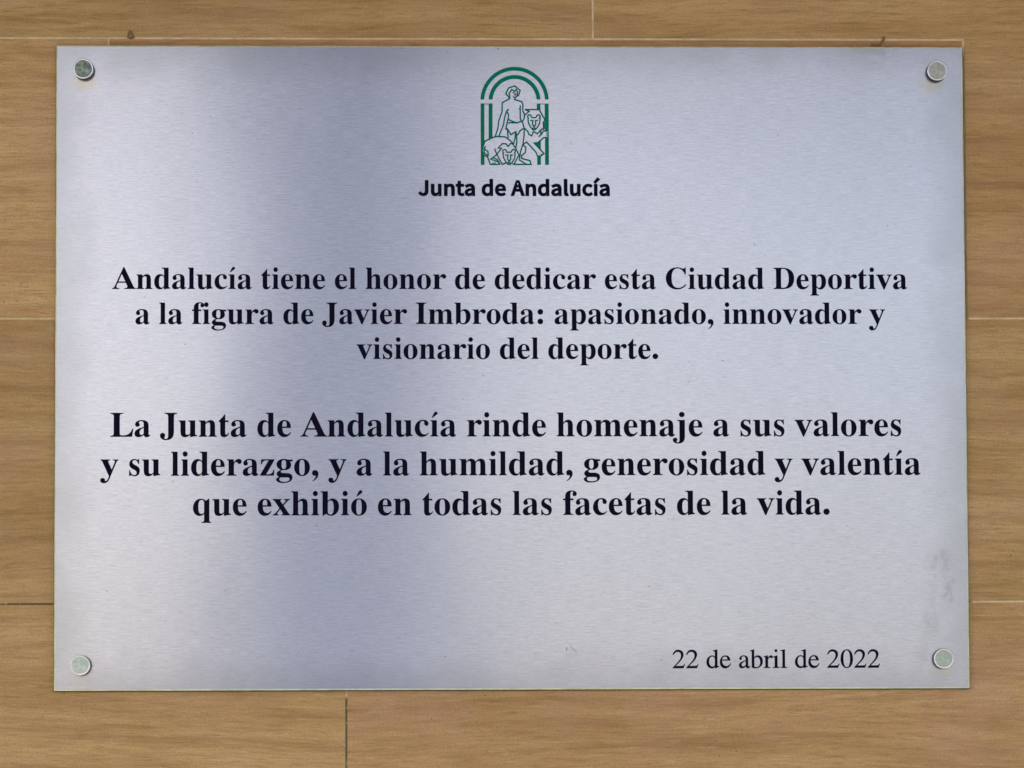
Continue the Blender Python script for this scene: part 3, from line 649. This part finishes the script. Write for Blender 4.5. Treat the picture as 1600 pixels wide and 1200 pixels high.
EMBLEM = {  # hundredths of a millimetre from the middle of the plate
 'arch': [[[-2014,17560],[-1999,17732],[-1971,17902],[-1931,18070],[-1878,18235],[-1813,18395],[-1736,18549],[-1647,18697],[-1548,18838],[-1438,18971],[-1319,19095],[-1191,19210],[-1055,19315],[-911,19408],[-760,19491],[-604,19561],[-443,19620],[-278,19666],[-110,19699],[60,19719],[231,19726],[401,19720],[571,19700],[739,19668],[903,19622],[1064,19564],[1220,19494],[1370,19412],[1513,19319],[1649,19215],[1776,19101],[1895,18977],[2003,18844],[2102,18704],[2189,18556],[2265,18401],[2329,18242],[2381,18077],[2420,17910],[2446,17739],[2460,17567],[2208,17567],[2195,17719],[2171,17869],[2136,18018],[2089,18163],[2032,18304],[1964,18440],[1886,18570],[1799,18694],[1703,18811],[1598,18920],[1485,19021],[1364,19113],[1237,19195],[1105,19267],[967,19329],[825,19380],[679,19420],[531,19449],[381,19466],[230,19471],[79,19465],[-71,19448],[-220,19418],[-366,19378],[-508,19327],[-647,19264],[-780,19192],[-907,19109],[-1028,19017],[-1142,18916],[-1248,18806],[-1345,18689],[-1433,18565],[-1512,18434],[-1581,18298],[-1639,18156],[-1686,18011],[-1723,17863],[-1748,17712],[-1762,17560]],[[-1476,17561],[-1464,17690],[-1441,17818],[-1409,17944],[-1368,18068],[-1317,18188],[-1258,18303],[-1191,18414],[-1115,18520],[-1031,18619],[-941,18712],[-844,18798],[-740,18876],[-632,18946],[-518,19008],[-400,19060],[-279,19104],[-154,19138],[-28,19163],[100,19178],[229,19183],[357,19178],[485,19164],[611,19139],[735,19106],[857,19062],[974,19010],[1087,18949],[1196,18879],[1298,18802],[1395,18716],[1485,18624],[1567,18524],[1642,18419],[1709,18308],[1768,18193],[1817,18073],[1858,17950],[1889,17824],[1910,17696],[1922,17566],[1662,17566],[1650,17675],[1631,17782],[1604,17888],[1569,17991],[1527,18092],[1477,18188],[1420,18281],[1356,18369],[1286,18452],[1210,18530],[1129,18601],[1042,18666],[950,18725],[855,18776],[756,18819],[654,18855],[550,18884],[443,18904],[336,18916],[228,18920],[119,18916],[12,18903],[-95,18883],[-199,18854],[-302,18818],[-401,18774],[-497,18722],[-588,18664],[-676,18598],[-758,18527],[-834,18449],[-905,18366],[-969,18277],[-1027,18184],[-1077,18087],[-1121,17987],[-1156,17883],[-1184,17778],[-1204,17670],[-1216,17561]]],
 'bar': [[[-2006,17291],[-1755,17291],[-1757,14789],[-1890,14361],[-1916,14202],[-1829,13869],[-1760,13806],[-1762,13235],[-2007,13235]],[[-1481,17292],[-1220,17292],[-1228,15053],[-1489,14938]],[[1679,17297],[1915,17297],[1919,16820],[1872,16868],[1677,16884]],[[1526,14676],[1731,14698],[1936,14857],[1933,14191],[1792,14365]],[[1689,13825],[1846,13769],[1934,13826],[1938,13239],[1687,13239]],[[2188,17298],[2456,17298],[2457,13240],[2202,13239],[2204,15032],[2377,15048],[2394,15493],[2206,15492],[2209,16175],[2191,16408]],[[2098,16000],[2205,16096],[2203,15610],[2118,15610]],[[-1755,17285],[-1481,17286],[-1482,17235],[-1755,17234]],[[1915,17291],[2188,17291],[2188,17240],[1914,17240]]],
 'standing_man': [[[-81,17628],[-159,17723],[-354,17945],[-173,18311],[221,18464],[597,18153],[486,17835],[375,17781],[186,17565]],[[-81,17628],[-99,17802],[-137,17961],[-73,18050],[31,18216],[235,18095],[330,18216],[424,18058],[375,17781]],[[93,18000],[197,18019]],[[291,18000],[241,17882],[303,17835]],[[114,17733],[227,17733]],[[-81,17628],[-585,17341],[-603,16721],[-721,16420],[-825,16134],[-874,15664],[-1039,15149]],[[-194,16929],[-298,16785],[-368,16595],[-432,16341],[-480,16086],[-496,15918],[-813,15134]],[[-298,16785],[-173,16563],[-196,16214],[-244,16173],[-356,15610],[-246,15611],[-27,15230],[288,15427],[344,15221],[428,15237],[587,15507],[839,15666]],[[-194,16929],[-194,16817]],[[-219,16022],[384,16014],[668,16125]],[[-196,16235],[70,16109],[384,16014]],[[186,17565],[688,17422],[766,17232],[758,16819],[889,16549],[857,16342],[730,16079]],[[593,17184],[590,16279],[730,16056],[848,15666]],[[507,16920],[592,16946]],[[848,15665],[837,15189],[762,14618],[613,14173],[516,13570],[971,13279]],[[281,15410],[249,15029],[153,14617]],[[334,15220],[364,14744],[316,14490],[290,14363]],[[-252,15600],[-231,15251],[-191,15013]],[[65,14642],[290,14331],[502,13872],[476,13761]]],
 'crouching_lion': [[[-295,14077],[-327,14134],[-336,14182],[-364,14222],[-406,14248],[-454,14254],[-501,14241],[-538,14210],[-561,14166],[-564,14117],[-548,14071],[-515,14035],[-541,13982],[-510,13696],[-342,13395]],[[-16,14077],[19,14134],[29,14182],[57,14223],[99,14248],[147,14255],[194,14242],[231,14211],[253,14167],[256,14118],[240,14072],[206,14036],[241,13982],[218,13697],[54,13396]],[[-308,14071],[-6,14071]],[[-403,13880],[-227,13880],[-253,13617],[-184,13538],[-96,13538],[-40,13617],[-57,13881],[115,13881]],[[-238,13522],[-49,13522]],[[-150,13522],[-150,13395]],[[-342,13395],[-254,13348],[-150,13395],[-41,13348],[54,13396]],[[-270,13338],[-239,13272],[-66,13272],[-19,13338]],[[134,14642],[-185,14934],[-405,15086],[-1002,15110],[-1159,15066],[-1725,14805],[-1890,14329],[-1916,14202],[-1829,13891],[-1556,13752],[-1453,13473],[-1379,13267],[-763,13268],[-882,13442],[-1352,13616],[-990,13886],[-643,14324],[-863,14346],[-595,14638],[-350,14632],[-212,14451],[-61,14642],[128,14642]],[[-1689,14472],[-1790,14297],[-1545,14133],[-1499,13885],[-1587,13806]],[[-1806,14250],[-1759,13996],[-1546,13869]],[[-1099,14304],[-974,13981],[-600,13268],[-342,13363]],[[-1179,13695],[-913,13585],[-757,13284]],[[54,13316],[170,13269],[454,13824]],[[-1212,13378],[-1181,13290]],[[-1096,13394],[-1058,13299]]],
 'rearing_lion': [[[1345,16371],[1313,16428],[1304,16476],[1276,16516],[1234,16542],[1186,16548],[1139,16535],[1101,16504],[1079,16460],[1076,16411],[1092,16364],[1125,16329],[1099,16275],[1129,15989],[1298,15688]],[[1625,16371],[1659,16428],[1669,16477],[1698,16517],[1739,16542],[1788,16549],[1834,16536],[1872,16505],[1894,16461],[1897,16412],[1880,16366],[1847,16330],[1882,16276],[1859,15990],[1694,15688]],[[1332,16364],[1634,16365]],[[1237,16174],[1413,16174],[1387,15910],[1456,15831],[1544,15831],[1601,15911],[1583,16174],[1756,16174]],[[1402,15815],[1591,15815]],[[1490,15815],[1490,15688]],[[1298,15688],[1386,15640],[1490,15688],[1599,15641],[1694,15688]],[[1370,15631],[1401,15564],[1574,15564],[1621,15631]],[[170,13269],[1285,13270],[1223,13508],[664,13672],[674,13856],[911,14047],[950,14402],[750,14570],[999,14751],[1596,14095],[1702,13825],[1846,13769],[2136,13978],[1792,14365],[1479,14682],[1731,14708],[2125,15038],[2361,15058]],[[891,16898],[1834,16890],[2209,16217],[2098,16042],[2112,15604],[1986,15604],[1717,15296],[1451,15438],[1340,15162],[1136,15263],[1080,15454],[854,15666]],[[891,16898],[1180,16772],[811,16469]],[[1795,15095],[1969,15254],[2111,15483],[2369,15483]],[[1939,15540],[1937,15254]],[[2375,15413],[2315,15407]],[[2375,15302],[2299,15292]],[[2374,15175],[2305,15175]],[[1822,13873],[1859,13810]],[[1948,13959],[1985,13889]]],
}

# ------------------------------------------------------------------ the plaque
YF = -0.0040                               # front face of the plate
W2, H2 = 0.297, 0.2110427
plaque = tag(bpy.data.objects.new("plaque", None),
             "brushed steel plaque with dark lettering and green emblem on the wood look wall", "plaque")
plaque.location = (0, 0, ZC)
col.objects.link(plaque)

E = 0.0009                                 # width of the fringe-tinted edge that shows round the face
me = slab("plate", [(-W2 + E, -H2 + E), (W2 - E, -H2 + E), (W2 - E, H2 - E), (-W2 + E, H2 - E)], YF, 0.0012)
uv = me.uv_layers.new(name="UVMap")
for l in me.loops:
    c = me.vertices[l.vertex_index].co
    uv.data[l.index].uv = (c.x + 0.5, c.z + 0.5)
link("plate", me, M_PLATE, plaque)

bm = bmesh.new()                           # the cut edge: a thin chamfered frame round the face
rings = []
for dx, y in ((E, YF + 0.00002), (0.0, YF + 0.00045), (0.0, YF + 0.0022), (0.004, YF + 0.00225)):
    rings.append([bm.verts.new((sx_ * (W2 - dx), y, sz_ * (H2 - dx))) for sx_, sz_ in ((-1, -1), (1, -1), (1, 1), (-1, 1))])
for a, b in zip(rings, rings[1:]):
    for i in range(4):
        j = (i + 1) % 4
        bm.faces.new((a[i], b[i], b[j], a[j]))
bmesh.ops.recalc_face_normals(bm, faces=bm.faces[:])
me = bpy.data.meshes.new("plate_edge"); bm.to_mesh(me); bm.free()
tag(link("plate_edge", me, M_EDGE, plaque), "yellowish cut edge running round the plate")
me = slab("shadow_outline", [(-W2 - 0.0006, -H2 - 0.0005), (W2 + 0.0007, -H2 - 0.0005), (W2 + 0.0007, H2 + 0.0007), (-W2 - 0.0006, H2 + 0.0007)], YF + 0.0023, 0.0016)
link("shadow_outline", me, M_COLLAR, plaque)  # dark sheet edging the plate in place of its thin shadow line

LINE_LABELS = ["top line of the upper bold serif paragraph", "middle line of the upper bold serif paragraph",
               "short bottom line of the upper bold serif paragraph", "first line of the larger lower paragraph",
               "second and widest line of the larger lower paragraph", "last line of the larger lower paragraph",
               "thin serif date in the lower right", "bold sans heading below the green emblem"]
TH = 0.00008                               # thickness of the filled letters on the plate
for style, s, base, words in LINES:
    holder = bpy.data.objects.new("text_line", None)
    holder.parent = plaque
    holder.location = (0, 0, 0)
    col.objects.link(holder)
    holder['label'] = LINE_LABELS[LINES.index((style, s, base, words))]
    for w in words:
        cs = []
        vs = 0.94 if style == 'sans' else 1.0
        for xmm, ch in w:
            for q in GLYPHS[style][ch].split(';'):
                a = [float(t) for t in q.split()]
                cs.append([(xmm / 1000 + a[i] * s, base + a[i + 1] * s * vs) for i in range(0, len(a), 2)])
        me = filled("word", cs, YF, TH)
        link("word", me, M_INK, holder)

emblem = bpy.data.objects.new("emblem", None)
emblem.parent = plaque
emblem['label'] = "green line emblem of a standing man between two lions under a double arch"
col.objects.link(emblem)
sc5 = lambda L: [(a / 1e5, b / 1e5) for a, b in L]
for a in EMBLEM['arch']:
    link("arch", filled("arch", [sc5(a)], YF, TH), M_GREEN, emblem)
for a in EMBLEM['bar']:
    link("bar", filled("bar", [sc5(a)], YF, TH), M_GREEN, emblem)
for k_ in ('standing_man', 'crouching_lion', 'rearing_lion'):
    link(k_, strokes(k_, [sc5(a) for a in EMBLEM[k_]], 0.00092, YF, TH * 1.6), M_LINE, emblem)

# fixings: flat headed caps on dark collars
CAPS = [
    (-0.2788, 0.1944, "mottled grey green screw cap in the upper left corner", ((0.40, 0.44, 0.34), (0.16, 0.20, 0.17), (0.07, 0.08, 0.09)), 0.50),
    (0.2794, 0.1942, "plain grey beige screw cap in the upper right corner", ((0.58, 0.55, 0.50), (0.46, 0.45, 0.38), (0.22, 0.22, 0.22)), 0.55),
    (-0.2794, -0.1946, "smooth pale green screw cap in the lower left corner", ((0.60, 0.64, 0.50), (0.44, 0.52, 0.44), (0.45, 0.50, 0.56)), 0.42),
    (0.2795, -0.1918, "pale green screw cap with a scratch in the lower right corner", ((0.50, 0.56, 0.42), (0.44, 0.47, 0.38), (0.26, 0.28, 0.25)), 0.48),
]
R0 = 0.0066
face_me = disc("cap", [(0, -0.00350), (R0 - 0.0009, -0.00350)])
for i, (x, z, lab, cc, ro) in enumerate(CAPS):
    cap = tag(link("screw_cap", face_me.copy(), mat_cap("cap_face", *cc, ro), plaque, (x, YF, z)), lab)
    rim = disc("rim", [(R0 - 0.0009, -0.00350), (R0 - 0.00045, -0.00362), (R0 - 0.00010, -0.00345), (R0, -0.00300)])
    for p in rim.polygons:
        p.use_smooth = True
    link("rim", rim, M_RIM, cap)
    link("collar", disc("collar", [(R0, -0.00300), (R0, 0.0)]), M_COLLAR, cap)

# fine scratches
def scratch(pts, w):
    link("scratch", strokes("scratch", [pts], w, YF, 0.00003), M_COLLAR, plaque)
scratch([(0.0350, -0.1838), (0.0345, -0.1858)], 0.00045)
scratch([(0.0374, -0.1826), (0.0381, -0.1840), (0.0396, -0.1856), (0.0413, -0.1870)], 0.00026)
scratch([(0.0387, 0.1490), (0.0391, 0.1470), (0.0393, 0.1455)], 0.00013)
